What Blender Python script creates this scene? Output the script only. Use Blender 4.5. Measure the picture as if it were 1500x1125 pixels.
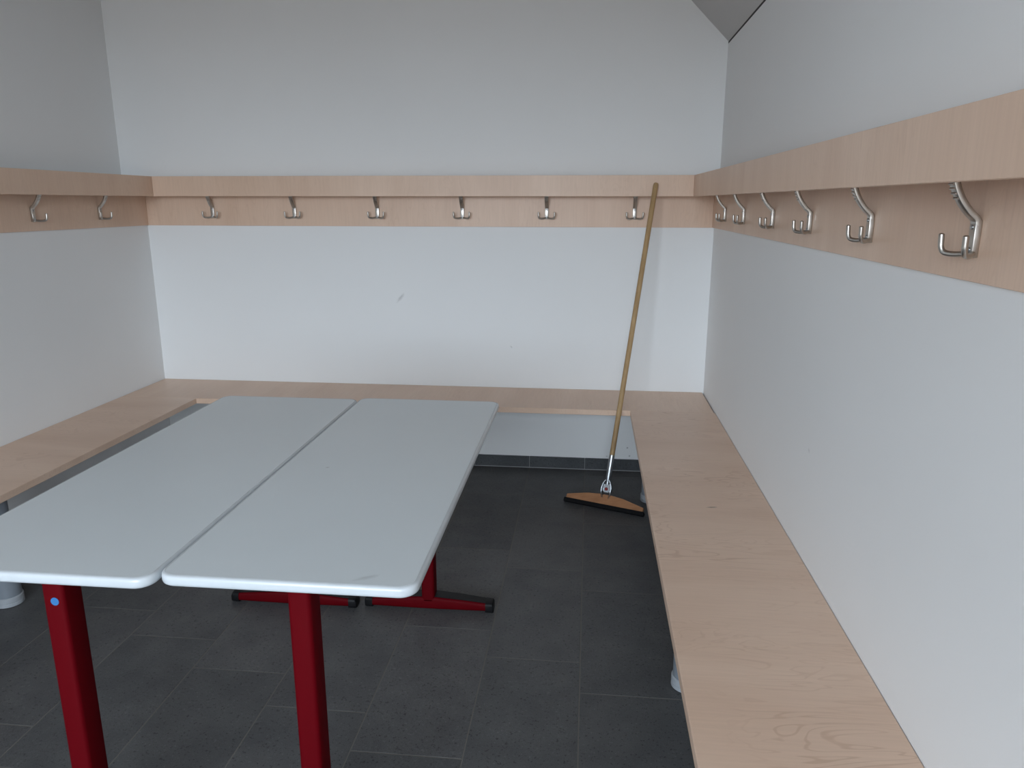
import bpy, bmesh, math, random
from mathutils import Vector, Matrix
random.seed(7)
for o in list(bpy.data.objects): bpy.data.objects.remove(o, do_unlink=True)
scene = bpy.context.scene
C = scene.collection
PI = math.pi

# ------------------------------------------------------------------ camera
F_PX = 1089.70
CAM = Vector((2.3678, -3.8692, 1.4196)); YAW, PITCH, ROLL = -0.10227, -0.23971, 0.00111
fw = Vector((math.sin(YAW)*math.cos(PITCH), math.cos(YAW)*math.cos(PITCH), math.sin(PITCH)))
r0 = Vector((math.cos(YAW), -math.sin(YAW), 0)); u0 = r0.cross(fw)
rt = r0*math.cos(ROLL) + u0*math.sin(ROLL); up = -r0*math.sin(ROLL) + u0*math.cos(ROLL)
cd = bpy.data.cameras.new('camera'); cam = bpy.data.objects.new('camera', cd); C.objects.link(cam)
cam.matrix_world = Matrix(((rt.x, up.x, -fw.x, CAM.x), (rt.y, up.y, -fw.y, CAM.y), (rt.z, up.z, -fw.z, CAM.z), (0, 0, 0, 1)))
cd.sensor_fit = 'HORIZONTAL'; cd.sensor_width = 36; cd.lens = F_PX*36/1500; cd.clip_start = .02
scene.camera = cam

# ------------------------------------------------------------------ dimensions (metres)
W = 2.981            # room width between the lower wall faces
YF = -5.5           # inner face of the window wall behind the camera
ZW = 2.146           # top of the right wall where the sloping ceiling starts
ZC = 2.62            # flat ceiling
REC_L, REC_R = 0.1175, 0.0125   # the upper side walls stand back from the lower ones
ZB, BD, BT = 0.45, 0.3994, 0.027
FT, ZFT, ZFB, ZBB = 0.1232, 1.5466, 1.4476, 1.2971
WIN = (0.35, 2.70, 0.55, 2.46)  # window opening x0 x1 z0 z1

# ------------------------------------------------------------------ daylight: overcast sky through the window
world = bpy.data.worlds.new('overcast_sky'); scene.world = world; world.use_nodes = True
nt = world.node_tree; nt.nodes.clear()
tc = nt.nodes.new('ShaderNodeTexCoord'); sp = nt.nodes.new('ShaderNodeSeparateXYZ')
mr = nt.nodes.new('ShaderNodeMapRange'); mr.inputs[1].default_value = -.02; mr.inputs[2].default_value = .03
mx = nt.nodes.new('ShaderNodeMix'); mx.data_type = 'RGBA'
mx.inputs[6].default_value = (.20, .20, .20, 1); mx.inputs[7].default_value = (.77, .885, 1.0, 1)
bg = nt.nodes.new('ShaderNodeBackground'); bg.inputs[1].default_value = 6.0
ow = nt.nodes.new('ShaderNodeOutputWorld')
nt.links.new(tc.outputs['Generated'], sp.inputs[0]); nt.links.new(sp.outputs[2], mr.inputs[0]); nt.links.new(mr.outputs[0], mx.inputs[0])
nt.links.new(mx.outputs[2], bg.inputs[0]); nt.links.new(bg.outputs[0], ow.inputs[0])
pl = bpy.data.lights.new('window_portal', 'AREA'); pl.shape = 'RECTANGLE'; pl.size = WIN[1]-WIN[0]; pl.size_y = WIN[3]-WIN[2]
pl.cycles.is_portal = True
po = bpy.data.objects.new('window_portal', pl); C.objects.link(po)
po.location = ((WIN[0]+WIN[1])/2, YF-.16, (WIN[2]+WIN[3])/2); po.rotation_euler = (math.radians(90), 0, 0)

scene.view_settings.view_transform = 'Standard'; scene.view_settings.look = 'None'
scene.view_settings.gamma = 1; scene.view_settings.use_curve_mapping = False
scene.view_settings.exposure = 1.34

# ------------------------------------------------------------------ materials
class Mat:
    def __init__(s, name, rough=.5, metal=0., spec=.5, coat=0.):
        s.m = bpy.data.materials.new(name); s.m.use_nodes = True; s.t = s.m.node_tree
        s.b = s.t.nodes['Principled BSDF']; s.b.inputs['Roughness'].default_value = rough
        s.b.inputs['Metallic'].default_value = metal; s.b.inputs['Specular IOR Level'].default_value = spec
        s.b.inputs['Coat Weight'].default_value = coat
        s._c = None
    def n(s, t, **k):
        x = s.t.nodes.new(t)
        for a, v in k.items(): setattr(x, a, v)
        return x
    def l(s, a, b): s.t.links.new(a, b)
    def coord(s, scale=(1, 1, 1), rot=(0, 0, 0)):
        c = s.n('ShaderNodeTexCoord'); m = s.n('ShaderNodeMapping'); m.inputs['Scale'].default_value = scale
        m.inputs['Rotation'].default_value = rot
        oi = s.n('ShaderNodeObjectInfo'); ad = s.n('ShaderNodeVectorMath', operation='ADD')
        mu = s.n('ShaderNodeMath', operation='MULTIPLY'); mu.inputs[1].default_value = 9.
        s.l(oi.outputs['Random'], mu.inputs[0]); s.l(c.outputs['Object'], ad.inputs[0]); s.l(mu.outputs[0], ad.inputs[1])
        s.l(ad.outputs[0], m.inputs[0]); return m.outputs[0]
    def noise(s, vec, scale, detail=4, rough=.55, dist=0.):
        x = s.n('ShaderNodeTexNoise'); x.inputs['Scale'].default_value = scale; x.inputs['Detail'].default_value = detail
        x.inputs['Roughness'].default_value = rough; x.inputs['Distortion'].default_value = dist
        s.l(vec, x.inputs['Vector']); return x.outputs['Fac']
    def ramp(s, fac, stops):
        x = s.n('ShaderNodeValToRGB'); e = x.color_ramp.elements
        while len(e) < len(stops): e.new(.5)
        for q, (p, c) in zip(e, stops): q.position = p; q.color = (*c, 1) if len(c) == 3 else c
        s.l(fac, x.inputs[0]); return x.outputs[0]
    def mix(s, fac, a, b, mode='MIX'):
        x = s.n('ShaderNodeMix', data_type='RGBA', blend_type=mode)
        for i, v in ((0, fac), (6, a), (7, b)):
            if hasattr(v, 'is_linked') or isinstance(v, bpy.types.NodeSocket): s.l(v, x.inputs[i])
            else: x.inputs[i].default_value = v if i == 0 else (*v, 1)
        return x.outputs[2]
    def bump(s, h, strength, dist=.002):
        x = s.n('ShaderNodeBump'); x.inputs['Strength'].default_value = strength; x.inputs['Distance'].default_value = dist
        s.l(h, x.inputs['Height']); s.l(x.outputs[0], s.b.inputs['Normal'])
    def color(s, c):
        if isinstance(c, bpy.types.NodeSocket): s.l(c, s.b.inputs['Base Color'])
        else: s.b.inputs['Base Color'].default_value = (*c, 1)
        return s
    def spot(s, base, col, centre, half, rot=0., axes='xz', strength=.6):
        """a small worn mark: an elongated smudge at a world position"""
        g = s.n('ShaderNodeNewGeometry'); sub = s.n('ShaderNodeVectorMath', operation='SUBTRACT'); sub.inputs[1].default_value = centre
        s.l(g.outputs['Position'], sub.inputs[0])
        sx = s.n('ShaderNodeSeparateXYZ'); s.l(sub.outputs[0], sx.inputs[0])
        cb = s.n('ShaderNodeCombineXYZ'); s.l(sx.outputs['xyz'.index(axes[0])], cb.inputs[0]); s.l(sx.outputs['xyz'.index(axes[1])], cb.inputs[1])
        m = s.n('ShaderNodeMapping'); m.vector_type = 'TEXTURE'; m.inputs['Rotation'].default_value = (0, 0, rot); m.inputs['Scale'].default_value = (half[0], half[1], 1)
        s.l(cb.outputs[0], m.inputs[0])
        ns = s.n('ShaderNodeTexNoise'); ns.inputs['Scale'].default_value = 1.6; s.l(m.outputs[0], ns.inputs['Vector'])
        ln = s.n('ShaderNodeVectorMath', operation='LENGTH'); s.l(m.outputs[0], ln.inputs[0])
        ad = s.n('ShaderNodeMath', operation='ADD'); s.l(ln.outputs['Value'], ad.inputs[0]); s.l(ns.outputs['Fac'], ad.inputs[1])
        q = s.n('ShaderNodeMapRange'); q.inputs[1].default_value = 1.5; q.inputs[2].default_value = .7; q.inputs[3].default_value = 0; q.inputs[4].default_value = strength
        s.l(ad.outputs[0], q.inputs[0])
        return s.mix(q.outputs[0], base, col)

def paint(name, col, marks=()):
    m = Mat(name, rough=.75, spec=.25); v = m.coord()
    c = m.mix(m.noise(v, 1.3, 3), tuple(k*.97 for k in col), tuple(min(1, k*1.02) for k in col))
    for k in marks: c = m.spot(c, *k)
    m.color(c); m.bump(m.noise(v, 260, 3), .12, .0006); return m.m
WALL = (.86, .86, .855)
M = {}
GREY = (.30, .29, .285)
M['wall_back'] = paint('white_paint_back', WALL, [
    (GREY, (1.3756, 0, .926), (.038, .010), math.radians(48), 'xz', .38), (GREY, (1.967, 0, .672), (.010, .004), -.9, 'xz', .4),
    (GREY, (2.598, 0, .130), (.006, .006), 0., 'xz', .9), (GREY, (2.611, 0, .084), (.006, .006), 0., 'xz', .8), (GREY, (2.49, 0, .078), (.007, .005), 0., 'xz', .5)])
M['wall_side'] = paint('white_paint_side', WALL, [(GREY, (2.981, -1.855, .758), (.010, .005), .7, 'yz', .35)])
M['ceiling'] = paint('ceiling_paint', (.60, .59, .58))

M['light_block'] = paint('light_block_render', (.45, .45, .44))  # for the unseen light blocker added outside the window
def birch(name, grain, figure=1.):
    """pale pinkish birch veneer; grain = local axis the grain runs along"""
    m = Mat(name, rough=.42, spec=.35, coat=.12); m.b.inputs['Coat Roughness'].default_value = .3
    lo, hi = 2.2, 9.
    sc = [hi, hi, hi]; sc['xyz'.index(grain)] = lo
    v = m.coord(tuple(sc)); base = m.ramp(m.noise(v, .55, 3, .5, .6), [(.3, (.725, .512, .380)), (.7, (.80, .588, .45))])
    fl = m.noise(v, 1.0, 2, .5, 1.6)
    wv = m.n('ShaderNodeMath', operation='MULTIPLY'); wv.inputs[1].default_value = 62.; m.l(fl, wv.inputs[0])
    sn = m.n('ShaderNodeMath', operation='SINE'); m.l(wv.outputs[0], sn.inputs[0])
    fig = m.ramp(sn.outputs[0], [(.0, (1, 1, 1)), (.70, (1, 1, 1)), (.98, (.88, .84, .81))])
    msk = m.ramp(m.noise(m.coord((2.5, 2.5, 2.5)), 1.0, 2), [(.42, (0, 0, 0)), (.62, (1, 1, 1))])
    fig = m.mix(figure, (1, 1, 1), m.mix(msk, (1, 1, 1), fig))
    sc2 = [160.]*3; sc2['xyz'.index(grain)] = 7.
    fn = m.ramp(m.noise(m.coord(tuple(sc2)), 1., 2), [(.3, (.965, .96, .955)), (.7, (1.015, 1.015, 1.015))])
    c = m.mix(1., m.mix(1., base, fig, 'MULTIPLY'), fn, 'MULTIPLY')
    m.out = c
    return m
for g in 'xyz':
    q = birch('birch_ply_grain_'+g, g, {'x': .7, 'y': .35, 'z': .3}[g]); q.color(q.out); M['birch_'+g] = q.m
q = birch('birch_ply_marked', 'x')
q.color(q.spot(q.out, (.16, .10, .07), (2.788, -1.544, .45), (.022, .006), .15, 'xy', .8)); M['birch_marked'] = q.m
q = birch('birch_edge', 'x'); q.color(q.mix(.35, q.out, (.33, .20, .13))); M['birch_edge'] = q.m

def tile(name, a, b):
    m = Mat(name, rough=.5, spec=.4); v = m.coord()
    oi = m.n('ShaderNodeObjectInfo')
    base = m.mix(oi.outputs['Random'], a, b)
    cl = m.ramp(m.noise(v, 7, 5, .6), [(.3, (.82, .82, .84)), (.7, (1.18, 1.17, 1.15))])
    sp1 = m.ramp(m.noise(v, 120, 3, .6), [(.33, (.45, .45, .45)), (.40, (1, 1, 1)), (.62, (1, 1, 1)), (.72, (1.5, 1.5, 1.5))])
    sp2 = m.ramp(m.noise(v, 420, 2, .6), [(.3, (.8, .8, .8)), (.7, (1.25, 1.25, 1.25))])
    c = m.mix(1., m.mix(1., m.mix(1., base, cl, 'MULTIPLY'), sp1, 'MULTIPLY'), sp2, 'MULTIPLY')
    m.color(c); m.bump(m.noise(v, 160, 3), .25, .001); return m.m
M['tile'] = tile('slate_tile', (.088, .090, .092), (.105, .105, .106))
M['skirt'] = tile('slate_skirting', (.056, .060, .065), (.064, .068, .072))
def plain(name, col, rough=.5, metal=0., spec=.5, coat=0., var=.06, scale=30., bump=0.):
    m = Mat(name, rough, metal, spec, coat); v = m.coord()
    m.color(m.mix(m.noise(v, scale, 3), tuple(k*(1-var) for k in col), tuple(min(1, k*(1+var)) for k in col)))
    if bump: m.bump(m.noise(v, scale*6, 3), bump, .0006)
    return m.m
M['grout'] = plain('grey_grout', (.155, .145, .13), .85, bump=.2)
M['joint'] = plain('pale_grey_sealant', (.30, .30, .30), .6)
M['gap_shadow'] = plain('dark_gap_shadow', (.035, .03, .032), .8)  # dark tone standing in for the shadow between wall and ceiling
m = Mat('grey_white_laminate', .33, spec=.5); v = m.coord()
c = m.mix(m.noise(v, 3, 3), (.72, .775, .80), (.76, .815, .84))
M['laminate_plain'] = None
m.color(m.spot(m.spot(c, (.30, .32, .33), (1.976, -2.661, .75), (.030, .008), .5, 'xy', .35), (.2, .2, .2), (1.705, -2.102, .75), (.007, .003), .6, 'xy', .6))
m.bump(m.noise(v, 500, 2), .06, .0004); M['laminate'] = m.m
M['lam_edge'] = plain('white_edge_band', (.60, .635, .66), .22, spec=.5)
M['red'] = plain('dark_red_lacquer', (.098, .0003, .003), .6, spec=.08, var=.05, bump=.03)
M['black_plastic_and_reflection'] = plain('black_plastic_and_reflection', (.007, .007, .008), .5, spec=.25)  # end caps, and the dark reflection painted on the foot tops
M['blue_dot'] = plain('blue_sticker', (.03, .16, .40), .5, var=.02)
M['leg_grey'] = plain('grey_lacquered_steel', (.235, .26, .29), .35, spec=.5)
M['leg_ring'] = plain('pale_grey_foot', (.38, .40, .425), .45)
m = Mat('satin_nickel', .33, 1.); v = m.coord(); m.color(m.mix(m.noise(v, 60, 3), (.44, .41, .375), (.54, .51, .47)))
M['nickel'] = m.m
m = Mat('galvanised_steel', .35, 1.); v = m.coord(); m.color(m.mix(m.noise(v, 90, 3), (.42, .44, .46), (.58, .60, .62))); M['steel'] = m.m
m = Mat('broomstick_wood', .5, spec=.35); v = m.coord((40, 40, 2.)); m.color(m.ramp(m.noise(v, 1., 4, .6), [(.3, (.36, .225, .105)), (.7, (.50, .335, .165))])); M['stick'] = m.m
m = Mat('squeegee_wood', .5, spec=.35); v = m.coord((2., 45, 45)); m.color(m.ramp(m.noise(v, 1., 4, .6), [(.3, (.34, .155, .072)), (.7, (.44, .215, .105))])); M['head_wood'] = m.m
M['rubber'] = plain('black_rubber', (.008, .008, .009), .8, spec=.15)
M['red_bolt'] = plain('red_bolt', (.30, .03, .03), .4)
M['frame'] = plain('window_frame_grey', (.45, .46, .47), .4)
gm = Mat('window_glass'); gm.t.nodes.remove(gm.b)
tr = gm.n('ShaderNodeBsdfTransparent'); gl = gm.n('ShaderNodeBsdfGlossy'); gl.inputs['Roughness'].default_value = .02
ms = gm.n('ShaderNodeMixShader'); ms.inputs[0].default_value = .06
gm.l(tr.outputs[0], ms.inputs[1]); gm.l(gl.outputs[0], ms.inputs[2]); gm.l(ms.outputs[0], gm.t.nodes['Material Output'].inputs[0]); M['glass'] = gm.m

# ------------------------------------------------------------------ mesh helpers
def box(bm, x0, x1, y0, y1, z0, z1, bev=0., seg=1):
    r = bmesh.ops.create_cube(bm, size=1.)
    vs = r['verts']
    for v in vs: v.co = Vector((x0+(v.co.x+.5)*(x1-x0), y0+(v.co.y+.5)*(y1-y0), z0+(v.co.z+.5)*(z1-z0)))
    if bev:
        es = list({e for v in vs for e in v.link_edges})
        bmesh.ops.bevel(bm, geom=es, offset=bev, segments=seg, affect='EDGES', profile=.5)
def loft(bm, rings, cap=True, closed=True):
    R = [[bm.verts.new(p) for p in ring] for ring in rings]; n = len(R[0])
    for a, b in zip(R, R[1:]):
        for i in range(n if closed else n-1):
            j = (i+1) % n; bm.faces.new((a[i], a[j], b[j], b[i]))
    if cap: bm.faces.new(list(reversed(R[0]))); bm.faces.new(R[-1])
    return R
def catmull(pts, k=6):
    P = [Vector(p) for p in pts]; P = [2*P[0]-P[1]] + P + [2*P[-1]-P[-2]]; out = []
    for i in range(1, len(P)-2):
        for j in range(k):
            t = j/k; a, b, c, d = P[i-1:i+3]
            out.append(.5*((2*b)+(c-a)*t+(2*a-5*b+4*c-d)*t*t+(3*b-a-3*c+d)*t**3))
    out.append(P[-2]); return out
def sweep(bm, path, section, up=Vector((1, 0, 0)), radii=None):
    """section: 2D points (a along 'up', b along the other normal)"""
    P = [Vector(p) for p in path]; rings = []
    for i, p in enumerate(P):
        t = (P[min(i+1, len(P)-1)]-P[max(i-1, 0)]).normalized()
        a = (up-t*up.dot(t)).normalized(); b = t.cross(a)
        k = radii[i] if radii else 1.
        rings.append([p+a*(s[0]*k)+b*(s[1]*k) for s in section])
    return loft(bm, rings)
def circ(r, n=14): return [(r*math.cos(2*PI*i/n), r*math.sin(2*PI*i/n)) for i in range(n)]
def rrect(w, d, r, k=4):
    out = []
    for cx, cy, a0 in ((w/2-r, d/2-r, 0), (-w/2+r, d/2-r, 90), (-w/2+r, -d/2+r, 180), (w/2-r, -d/2+r, 270)):
        for i in range(k+1):
            a = math.radians(a0+90*i/k); out.append((cx+r*math.cos(a), cy+r*math.sin(a)))
    return out
def lathe(bm, prof, n=24, c=(0, 0)):
    loft(bm, [[Vector((c[0]+r*math.cos(2*PI*i/n), c[1]+r*math.sin(2*PI*i/n), z)) for i in range(n)] for r, z in prof])
def mesh(name, bm, mat, smooth=False):
    bmesh.ops.recalc_face_normals(bm, faces=bm.faces[:])
    me = bpy.data.meshes.new(name); bm.to_mesh(me); bm.free()
    me.materials.append(mat)
    if smooth:
        for p in me.polygons: p.use_smooth = True
        me.set_sharp_from_angle(angle=math.radians(38))
    return me
def obj(name, bm, mat, parent=None, smooth=False, loc=None):
    o = bpy.data.objects.new(name, mesh(name, bm, mat, smooth)); C.objects.link(o)
    if parent: o.parent = parent
    if loc: o.location = loc
    return o
def tag(o, label, cat, group=None):
    o['label'] = label; o['category'] = cat
    if group: o['group'] = group
    return o
def struct(o, label=None):
    o['kind'] = 'structure'
    if label: o['label'] = label
    return o
def empty(name, loc=(0, 0, 0), rz=0.):
    o = bpy.data.objects.new(name, None); C.objects.link(o); o.location = loc; o.rotation_euler = (0, 0, rz); o.empty_display_size = .1; return o
def copy_tree(o, parent=None):
    c = o.copy(); C.objects.link(c); c.parent = parent
    for ch in [x for x in bpy.data.objects if x.parent == o]: copy_tree(ch, c)
    return c
def B(*boxes, bev=0., seg=1):
    bm = bmesh.new()
    for b in boxes: box(bm, *b, bev=bev, seg=seg)
    return bm

# ------------------------------------------------------------------ the room
T = .30
struct(obj('wall_back', B((-T, W+T, 0, T, -.2, ZC+.2)), M['wall_back']), 'smooth white painted back wall')
struct(obj('wall_left', B((-T, 0, YF-.001, 0, -.2, ZFT-.008), (-T, -REC_L, YF-.001, 0, ZFT-.008, ZC+.2)), M['wall_side']), 'white side wall, set back above the coat rail')
struct(obj('wall_right', B((W, W+T, YF-.001, 0, -.2, ZFT-.008), (W+REC_R, W+T, YF-.001, 0, ZFT-.008, ZW)), M['wall_side']), 'white side wall ending under the sloping ceiling')
x0, x1, z0, z1 = WIN
struct(obj('wall_front', B((-T, x0, YF-.25, YF, -.2, ZC+.2), (x1, W+T, YF-.25, YF, -.2, ZC+.2), (x0, x1, YF-.25, YF, -.2, z0), (x0, x1, YF-.25, YF, z1, ZC+.2)), M['wall_side']), 'white window wall')
# ceiling: flat, falling at 45 degrees to the top of the right wall
bm = bmesh.new(); xs = W+REC_R; run = ZC-(ZW+.010)
prof = [(-T, ZC), (xs-run, ZC), (xs, ZW+.010), (W+T, ZW+.010), (W+T, ZC+.2), (-T, ZC+.2)]
loft(bm, [[Vector((a, y, b)) for a, b in prof] for y in (YF-.25, 0.0)])
struct(obj('ceiling', bm, M['ceiling']), 'grey shaded ceiling sloping down to the side wall')
struct(obj('gap_shadow_strip_1', B((xs, W+T, YF, 0, ZW, ZW+.010)), M['gap_shadow']), 'thin dark strip for the gap shadow between side wall and ceiling')  # dark strip painted in for the shadow in the gap under the ceiling

# window behind the viewer, the source of the daylight
w = struct(empty('window_1', ((x0+x1)/2, YF-.15, z0)), 'grey framed window')
hw, hz = (x1-x0)/2, z1-z0
obj('window_frame', B((-hw, hw, -.03, .03, 0, .05), (-hw, hw, -.03, .03, hz-.05, hz), (-hw, -hw+.05, -.03, .03, .05, hz-.05), (hw-.05, hw, -.03, .03, .05, hz-.05), (-.03, .03, -.03, .03, .05, hz-.05)), M['frame'], w)
for sx in (-1, 1):
    a, b = sorted((sx*.03, sx*(hw-.05))); obj('pane', B((a, b, -.004, .004, .05, hz-.05)), M['glass'], w)
obj('window_sill', B((-hw, hw, .031, .149, -.0, .02), bev=.003), M['frame'], w)

# unseen slabs added outside the window to cut light on the near wall
PD = 1.0
struct(obj('light_block_roof', B((-.6, W+.6, YF-.25-PD, YF-.2501, 2.66, 2.84)), M['ceiling']), 'unseen roof slab added outside the window to block light')
struct(obj('light_block_left', B((-.6, -.32, YF-.25-PD, YF-.2501, -.2, 2.66)), M['light_block']), 'unseen side wall added to block light')
struct(obj('light_block_right', B((W+.32, W+.6, YF-.25-PD, YF-.2501, -.2, 2.66)), M['light_block']), 'unseen side wall added to block light')
struct(obj('light_block_floor', B((-.6, W+.6, YF-.25-PD, YF-.2501, -.25, -.2)), M['grout']), 'grey floor slab added with the light blocker')

# floor: slate tiles 30 x 60 cm laid with a quarter offset
fl = struct(obj('floor', B((-T, W+T, YF-.25, T, -.2, -.0005)), M['grout']), 'dark slate tiled floor with pale grout')
PX, PY, J = .3022, .6065, .003
cache = {}
def tile_mesh(w, d):
    k = (round(w, 4), round(d, 4))
    if k not in cache:
        b = bmesh.new(); loft(b, [[Vector((x, y, z)) for x, y in rrect(w-2*i, d-2*i, .0006, 1)] for i, z in ((0, -.009), (0, -.0008), (.0008, 0))])
        cache[k] = mesh('floor_tile', b, M['tile'])
    return cache[k]
for i in range(-8, 3):
    xa, xb = 2.371+i*PX+J/2, 2.371+(i+1)*PX-J/2
    xa, xb = max(xa, .0005), min(xb, W-.0005)
    if xb-xa < .02: continue
    y0c = -1.926 + .1516*(-i)            # joint position of this column
    k0 = math.floor((YF-y0c)/PY)
    for k in range(k0, k0+12):
        ya, yb = y0c+k*PY+J/2, y0c+(k+1)*PY-J/2
        ya, yb = max(ya, YF+.0005), min(yb, -.0005)
        if yb-ya < .02: continue
        o = bpy.data.objects.new('floor_tile', tile_mesh(xb-xa, yb-ya)); C.objects.link(o); o.parent = fl
        o.location = ((xa+xb)/2, (ya+yb)/2, 0)
# skirting tiles
HS = .065
def skirting(name, p0, axis, length, joints, inward, label):
    """axis 'x' or 'y'; inward = unit step into the room"""
    def bx(a, b, t0, t1, z0, z1, bev=0):
        lo, hi = sorted((inward*t0, inward*t1))
        return B((a, b, lo, hi, z0, z1) if axis == 'x' else (lo, hi, a, b, z0, z1), bev=bev)
    root = struct(obj(name, bx(0, length, 0, .0098, .0002, HS-.002), M['joint'], loc=p0), label)
    js = [0.]+[j for j in joints if .01 < j < length-.01]+[length]
    for a, b in zip(js, js[1:]):
        obj('skirting_tile', bx(a+.0012, b-.0012, 0, .012, .0046, HS, bev=.0006), M['skirt'], root)
skirting('baseboard_back', (0, -.0001, 0), 'x', W, [2.371+i*PX for i in range(-9, 3)], -1, 'dark slate skirting along the back wall')
skirting('baseboard_left', (.0001, YF+.02, 0), 'y', -YF-.04, [i*PY for i in range(1, 9)], 1, 'dark slate skirting along the side wall behind the tables')
skirting('baseboard_right', (W-.0001, YF+.02, 0), 'y', -YF-.04, [i*PY for i in range(1, 9)], -1, 'dark slate skirting under the long open bench')

# ------------------------------------------------------------------ benches
YE = -3.75    # side benches and rails end here, beside the viewer
def bench(name, loc, seat, seat_mat, legs, rails, label):
    b = empty(name, loc); lx, ly = loc[0], loc[1]
    s = obj('seat_board', B((seat[0]-lx, seat[1]-lx, seat[2]-ly, seat[3]-ly, ZB-BT, ZB), bev=.0012), M[seat_mat], b)
    for r in rails: obj('support_rail', B((r[0]-lx, r[1]-lx, r[2]-ly, r[3]-ly, ZB-BT-.045, ZB-BT), bev=.001), M['birch_edge'], b)
    for x, y in legs:
        bm = bmesh.new(); lathe(bm, [(.043, .03), (.043, ZB-BT)], 28)
        l = obj('leg', bm, M['leg_grey'], b, True, (x-lx, y-ly, 0))
        bm = bmesh.new(); lathe(bm, [(.040, .0003), (.047, .003), (.047, .014), (.0455, .0155), (.0455, .0165), (.047, .018), (.047, .034), (.044, .037)], 28)
        obj('foot_ring', bm, M['leg_ring'], l, True)
    return tag(b, label, 'bench', 'birch wall benches')
bench('wall_bench', (W/2, -BD/2, 0), (.002, W-.007, -BD, -.0015), 'birch_y', [(1.30, -.27)], [(.4, W-.4, -.03, -.0015)], 'birch plywood bench along the back wall, joining the two side benches')
bench('wall_bench', (W-BD/2, YE/2, 0), (W-BD, W-.0015, YE, -BD-.0006), 'birch_marked', [(W-.288, -.415), (W-.288, -1.855), (W-.288, -3.30)], [(W-.03, W-.0015, YE+.05, -BD-.05)], 'long birch plywood bench on grey round legs beside the squeegee, knot on its seat')
bench('wall_bench', (BD/2, YE/2, 0), (.0015, BD, YE, -BD-.0006), 'birch_x', [(.300, -1.625), (.300, -3.05)], [(.0015, .03, YE+.05, -BD-.05)], 'birch plywood bench along the side wall behind the white tables')

# ------------------------------------------------------------------ coat rails: thin board, projecting fascia, top board
def rail(kind, label):
    r = empty('coat_rail', {'b': (W/2, 0, ZBB), 'l': (0, YE/2, ZBB), 'r': (W, YE/2, ZBB)}[kind])
    P = r.location; g = .0006
    def b(x0, x1, y0, y1, z0, z1): return B((x0-P.x, x1-P.x, y0-P.y, y1-P.y, z0-P.z, z1-P.z), bev=.0008)
    t, tb, c = .019, .008, .0002
    if kind == 'b':
        obj('fascia', b(FT+g, W-FT-g, -FT, -FT+t, ZFB, ZFT), M['birch_z'], r)
        obj('back_board', b(tb+g, W-tb-g, -tb, -c, ZBB, ZFT-t-.004), M['birch_z'], r)
        obj('top_board', b(FT+g, W-FT-g, -FT+t, -c, ZFT-t-.003, ZFT-.003), M['birch_y'], r)
    else:
        f = (lambda a: a) if kind == 'l' else (lambda a: W-a)
        def s(a0, a1, y0, y1, z0, z1): p, q = sorted((f(a0), f(a1))); return b(p, q, y0, y1, z0, z1)
        obj('fascia', s(FT-t, FT, YE, -FT+t-g, ZFB, ZFT), M['birch_z'], r)
        obj('back_board', s(c, tb, YE, -c, ZBB, ZFT-t-.004), M['birch_z'], r)
        obj('top_board', s(c, FT-t, YE, -c, ZFT-t-.003, ZFT-.003), M['birch_x'], r)
    return tag(r, label, 'coat rail', 'birch coat rails')
rail('b', 'birch coat rail on the back wall, carrying six hooks behind the squeegee handle')
rail('l', 'shaded birch coat rail on the side wall behind the white tables')
rail('r', 'long birch coat rail on the side wall above the bench with the knot')

# ------------------------------------------------------------------ coat hooks (local: wall at y=0, out towards -y)
def make_hook():
    h = empty('coat_hook')
    p = obj('back_plate', B((-.0095, .0095, -.0105, 0, 0, .058), bev=.0018, seg=2), M['nickel'], h, True)
    for z in (.012, .047):
        bm = bmesh.new(); loft(bm, [[Vector((k*.0038*math.cos(a*PI/6), y, z+k*.0038*math.sin(a*PI/6))) for a in range(12)] for k, y in ((1, -.0103), (1, -.0118), (.7, -.0126))])
        obj('screw', bm, M['steel'], p, True)
    bm = bmesh.new()
    path = catmull([(0, -.0050, .050), (0, -.0078, .0595), (0, -.0200, .0715), (0, -.0330, .0885), (0, -.0430, .1085), (0, -.0485, .130), (0, -.0500, .151), (0, -.0495, .168)], 5)
    sweep(bm, path, rrect(.0195, .0100, .0024, 2))
    a = obj('hat_arm', bm, M['nickel'], h, True)
    bm = bmesh.new()
    for k in range(10):
        z = .0935+k*.0068
        i = min(range(len(path)), key=lambda n: abs(path[n].z-z)); q = path[i]; t = (path[min(i+1, len(path)-1)]-path[i-1]).normalized()
        nrm = Vector((0, -t.z, t.y)); nrm = nrm if nrm.y < 0 else -nrm
        cpt = Vector((0, q.y, q.z))+t*(z-q.z)+nrm*.0052
        sweep(bm, [cpt-Vector((.0078, 0, 0)), cpt+Vector((.0078, 0, 0))], circ(.0018, 8), up=Vector((0, 0, 1)))
    obj('grip_rib', bm, M['nickel'], a, True)['kind'] = 'stuff'
    for s in (-1, 1):
        bm = bmesh.new()
        pth = catmull([(s*.004, -.006, .0075), (s*.014, -.0135, .0045), (s*.026, -.0235, .0035), (s*.0355, -.032, .0060), (s*.0395, -.0355, .014), (s*.0405, -.0362, .025), (s*.0408, -.0365, .036)], 6)
        n = len(pth); rad = [1.]*n; rad[-1] = .55; rad[0] = 1.15
        pth.insert(n-1, pth[-1]-Vector((0, 0, .0016))); rad.insert(n-1, .93)
        sweep(bm, pth, circ(.0046, 12), up=Vector((s*.35, 1, .05)).normalized(), radii=rad)
        obj('prong', bm, M['nickel'], h, True)
    return h
hook0 = make_hook(); used = [False]
def place(loc, rz, label, group):
    h = hook0 if not used[0] else copy_tree(hook0); used[0] = True
    h.location = loc; h.rotation_euler = (0, 0, rz); tag(h, label, 'coat hook', group)
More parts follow.
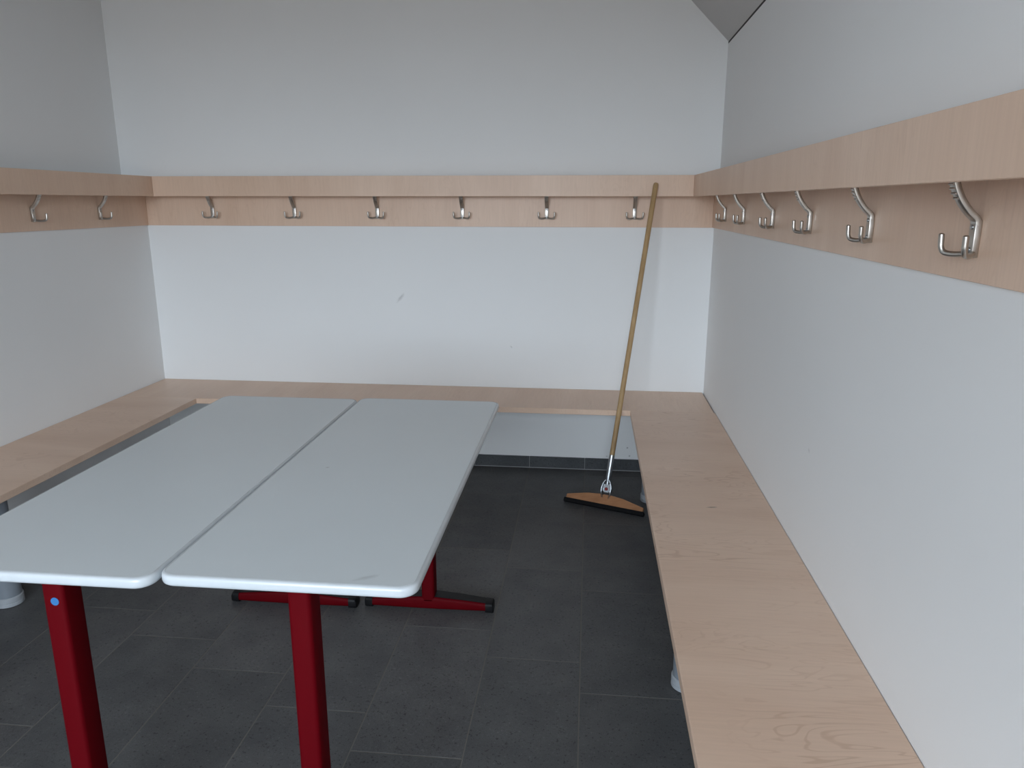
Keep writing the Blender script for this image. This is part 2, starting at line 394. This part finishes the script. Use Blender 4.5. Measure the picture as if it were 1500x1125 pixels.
ZH = 1.3355; TB = .0081
ordn = ['', 'second', 'third', 'fourth', 'fifth', 'sixth']
for k, x in enumerate((2.587, 2.148, 1.716, 1.271, .827, .379)):
    lab = 'satin nickel double coat hook on the back wall rail, right beside the squeegee handle' if k == 0 else \
          'satin nickel double coat hook on the back wall rail, %s from the squeegee handle' % ordn[k]
    place((x, -TB, ZH), 0, lab, 'hooks on the back wall rail')
for k, y in enumerate((-.366, -.789, -1.271, -1.703, -2.161, -2.613)):
    lab = 'satin nickel coat hook above the knotted bench, %s from the room corner' % (ordn[k] or 'first')
    place((W-TB, y, ZH), -PI/2, lab, 'hooks on the rail above the knotted bench')
for k, y in enumerate((-.408, -.856)):
    lab = 'satin nickel coat hook on the shaded rail behind the tables, %s from the room corner' % (ordn[k] or 'first')
    place((TB, y, ZH), PI/2, lab, 'hooks on the rail behind the tables')

# ------------------------------------------------------------------ the two tables (local: origin on the floor under the centre)
ZT, TW, TL, RC, INS = .750, .4915, 1.294, .034, .093
def make_table():
    t = empty('rectangular_table')
    ring = [(.007, 0.), (.0045, -.0005), (.002, -.002), (.0006, -.0045), (0, -.008), (0, -.015), (.0012, -.019), (.004, -.0215), (.007, -.0225)]
    def out(i, z): return [Vector((x, y, ZT+z)) for x, y in rrect(TW-2*i, TL-2*i, RC-i*.8, 8)]
    bm = bmesh.new(); loft(bm, [out(.007, -.0222), out(.007, -.0004), out(.0074, 0)])
    top = obj('tabletop', bm, M['laminate'], t)
    bm = bmesh.new(); loft(bm, [out(i, z) for i, z in ring], cap=False); obj('edge_band', bm, M['lam_edge'], top, True)
    zu = ZT-.0225
    obj('frame_beam', B((-.020, .020, -TL/2+INS-.02, TL/2-INS+.02, zu-.05, zu-.0002), bev=.003, seg=2), M['red'], t)
    for s in (-1, 1):
        y = s*(TL/2-INS)
        bm = bmesh.new(); sec = rrect(.046, .058, .009, 3)
        loft(bm, [[Vector((a, y+b, z)) for a, b in sec] for z in (.040, zu-.0004)]); obj('post', bm, M['red'], t, True)
        bm = bmesh.new(); box(bm, -.17, .17, y-.018, y+.018, zu-.022, zu-.0003, bev=.003, seg=2); obj('top_bearer', bm, M['red'], t)
        # tapered foot
        bm = bmesh.new(); rings = []
        for x, hgt, wd in ((-.212, .030, .050), (-.12, .040, .055), (-.03, .047, .058), (.03, .047, .058), (.12, .040, .055), (.212, .030, .050)):
            rings.append([Vector((x, y+a, .006+hgt/2+b)) for a, b in rrect(wd, hgt, .010, 3)])
        loft(bm, rings); f = obj('foot', bm, M['red'], t, True)
        bm = bmesh.new()
        loft(bm, [[Vector((x, y+a, .0062+h+b)) for a, b in ((-w/2, -.002), (w/2, -.002), (w/2, .0015), (-w/2, .0015))] for x, h, w in ((-.206, .030, .036), (-.12, .040, .041), (-.03, .047, .044), (.03, .047, .044), (.12, .040, .041), (.206, .030, .036))])
        obj('foot_reflection', bm, M['black_plastic_and_reflection'], f)  # black strip laid on the foot to imitate its dark top reflection
        for e in (-1, 1):
            bm = bmesh.new()
            loft(bm, [[Vector((e*x, y+a, .0005+h/2+b)) for a, b in rrect(w, h, .010, 3)] for x, w, h in ((.205, .053, .039), (.229, .052, .037), (.233, .047, .032))])
            obj('end_cap', bm, M['black_plastic_and_reflection'], f, True)
    return t
ta = make_table(); ta.location = (1.8277, -2.0473, 0); ta.rotation_euler.z = math.radians(.10)
tag(ta, 'white topped table on dark red T legs, the one nearer the squeegee', 'table', 'pair of white tables')
tb2 = copy_tree(ta); tb2.location = (1.3345, -2.0657, 0); tb2.rotation_euler.z = math.radians(.10)
tag(tb2, 'white topped table with a blue dot on its dark red leg', 'table', 'pair of white tables')
bm = bmesh.new()
yp = -(TL/2-INS)-.029
loft(bm, [[Vector((.004+.0085*k*math.cos(i*PI/12), y, .656+.0085*k*math.sin(i*PI/12))) for i in range(24)] for k, y in ((1, yp), (1, yp-.0006))])
d = obj('sticker', bm, M['blue_dot'], tb2); d['label'] = 'round blue sticker on the leg'

# ------------------------------------------------------------------ squeegee leaning against the back rail
top = Vector((2.676, -.1372, 1.5095)); foot = Vector((2.4768, -.5145, .088)); ax = (top-foot).normalized()
L0, L1 = Vector((2.274, -.472, 0)), Vector((2.646, -.620, 0)); mid = (L0+L1)/2; hx = (L1-L0).normalized(); hb = Vector((-hx.y, hx.x, 0))  # hb: towards the wall
if hb.y < 0: hb = -hb
s = tag(empty('floor_squeegee', mid), 'wooden handled floor squeegee leaning on the back wall coat rail', 'squeegee')
Lp = lambda v: Vector(v)-mid
bm = bmesh.new(); sj = foot+ax*.165
pts = [sj-ax*.01, sj+ax*.02, top-ax*.012, top-ax*.004, top]
sweep(bm, [Lp(p) for p in pts], circ(.0122, 18), radii=[1, 1, 1, .88, .55]); obj('handle', bm, M['stick'], s, True)
bm = bmesh.new(); pts = [foot+ax*.025, foot+ax*.045, foot+ax*.06, foot+ax*.168]
sweep(bm, [Lp(p) for p in pts], circ(.0132, 18), radii=[.75, .85, 1, 1]); obj('ferrule', bm, M['steel'], s, True)
TA = math.radians(48)
bu = (hb*math.cos(TA)+Vector((0, 0, 1))*math.sin(TA)).normalized()    # up the board face
bn = hx.cross(bu).normalized()
if bn.y > 0: bn = -bn                                                  # face normal, towards the viewer
O = Vector((mid.x, mid.y, .0))+bu*.016
def on(a, b, c): return Lp(O+hx*a+bu*b+bn*c)
hl = .193
shape = [(-hl, 0), (hl, 0), (hl, .026), (.09, .050), (.03, .056), (-.03, .056), (-.09, .050), (-hl, .026)]
bm = bmesh.new(); loft(bm, [[on(a*k, .028+(b-.028)*k, c) for a, b in shape] for k, c in ((.99, -.011), (1, -.009), (1, .009), (.99, .011))])
hbd = obj('head_board', bm, M['head_wood'], s)
bm = bmesh.new()
for c in (-.0095, .0065):
    loft(bm, [[on(a, b, cc) for a, b in ((-.2, -.0125), (.2, -.0125), (.2, .006), (-.2, .006))] for cc in (c-.005, c+.0075)])
obj('rubber_blade', bm, M['rubber'], s)
# bracket: two curved cheeks round a red bolt
br = Lp(foot); sd = hx
fr = ax.cross(sd).normalized()
fr = fr if fr.y < 0 else -fr
bm = bmesh.new()
for e in (-1, 1):
    pth = catmull([Lp(O+hx*(e*.014)+bu*.046+bn*.0), br+sd*(e*.0215)-ax*.014, br+sd*(e*.0235)+ax*.008, br+sd*(e*.018)+ax*.030, br+sd*(e*.008)+ax*.048], 5)
    sweep(bm, pth, rrect(.005, .024, .0015, 2), up=sd)
loft(bm, [[br+sd*(a*.9)+ax*(b*.9+.008)+fr*c for a, b in rrect(.040, .046, .014, 4)] for c in (-.004, -.001)])
bk = obj('bracket', bm, M['steel'], s, True)
bm = bmesh.new()
loft(bm, [[br+ax*.004+fr*c+(sd*math.cos(i*PI/6)+ax*math.sin(i*PI/6))*(.0075*k) for i in range(12)] for k, c in ((1, -.003), (1, .008), (.6, .0105))])
obj('bolt', bm, M['red_bolt'], bk, True)
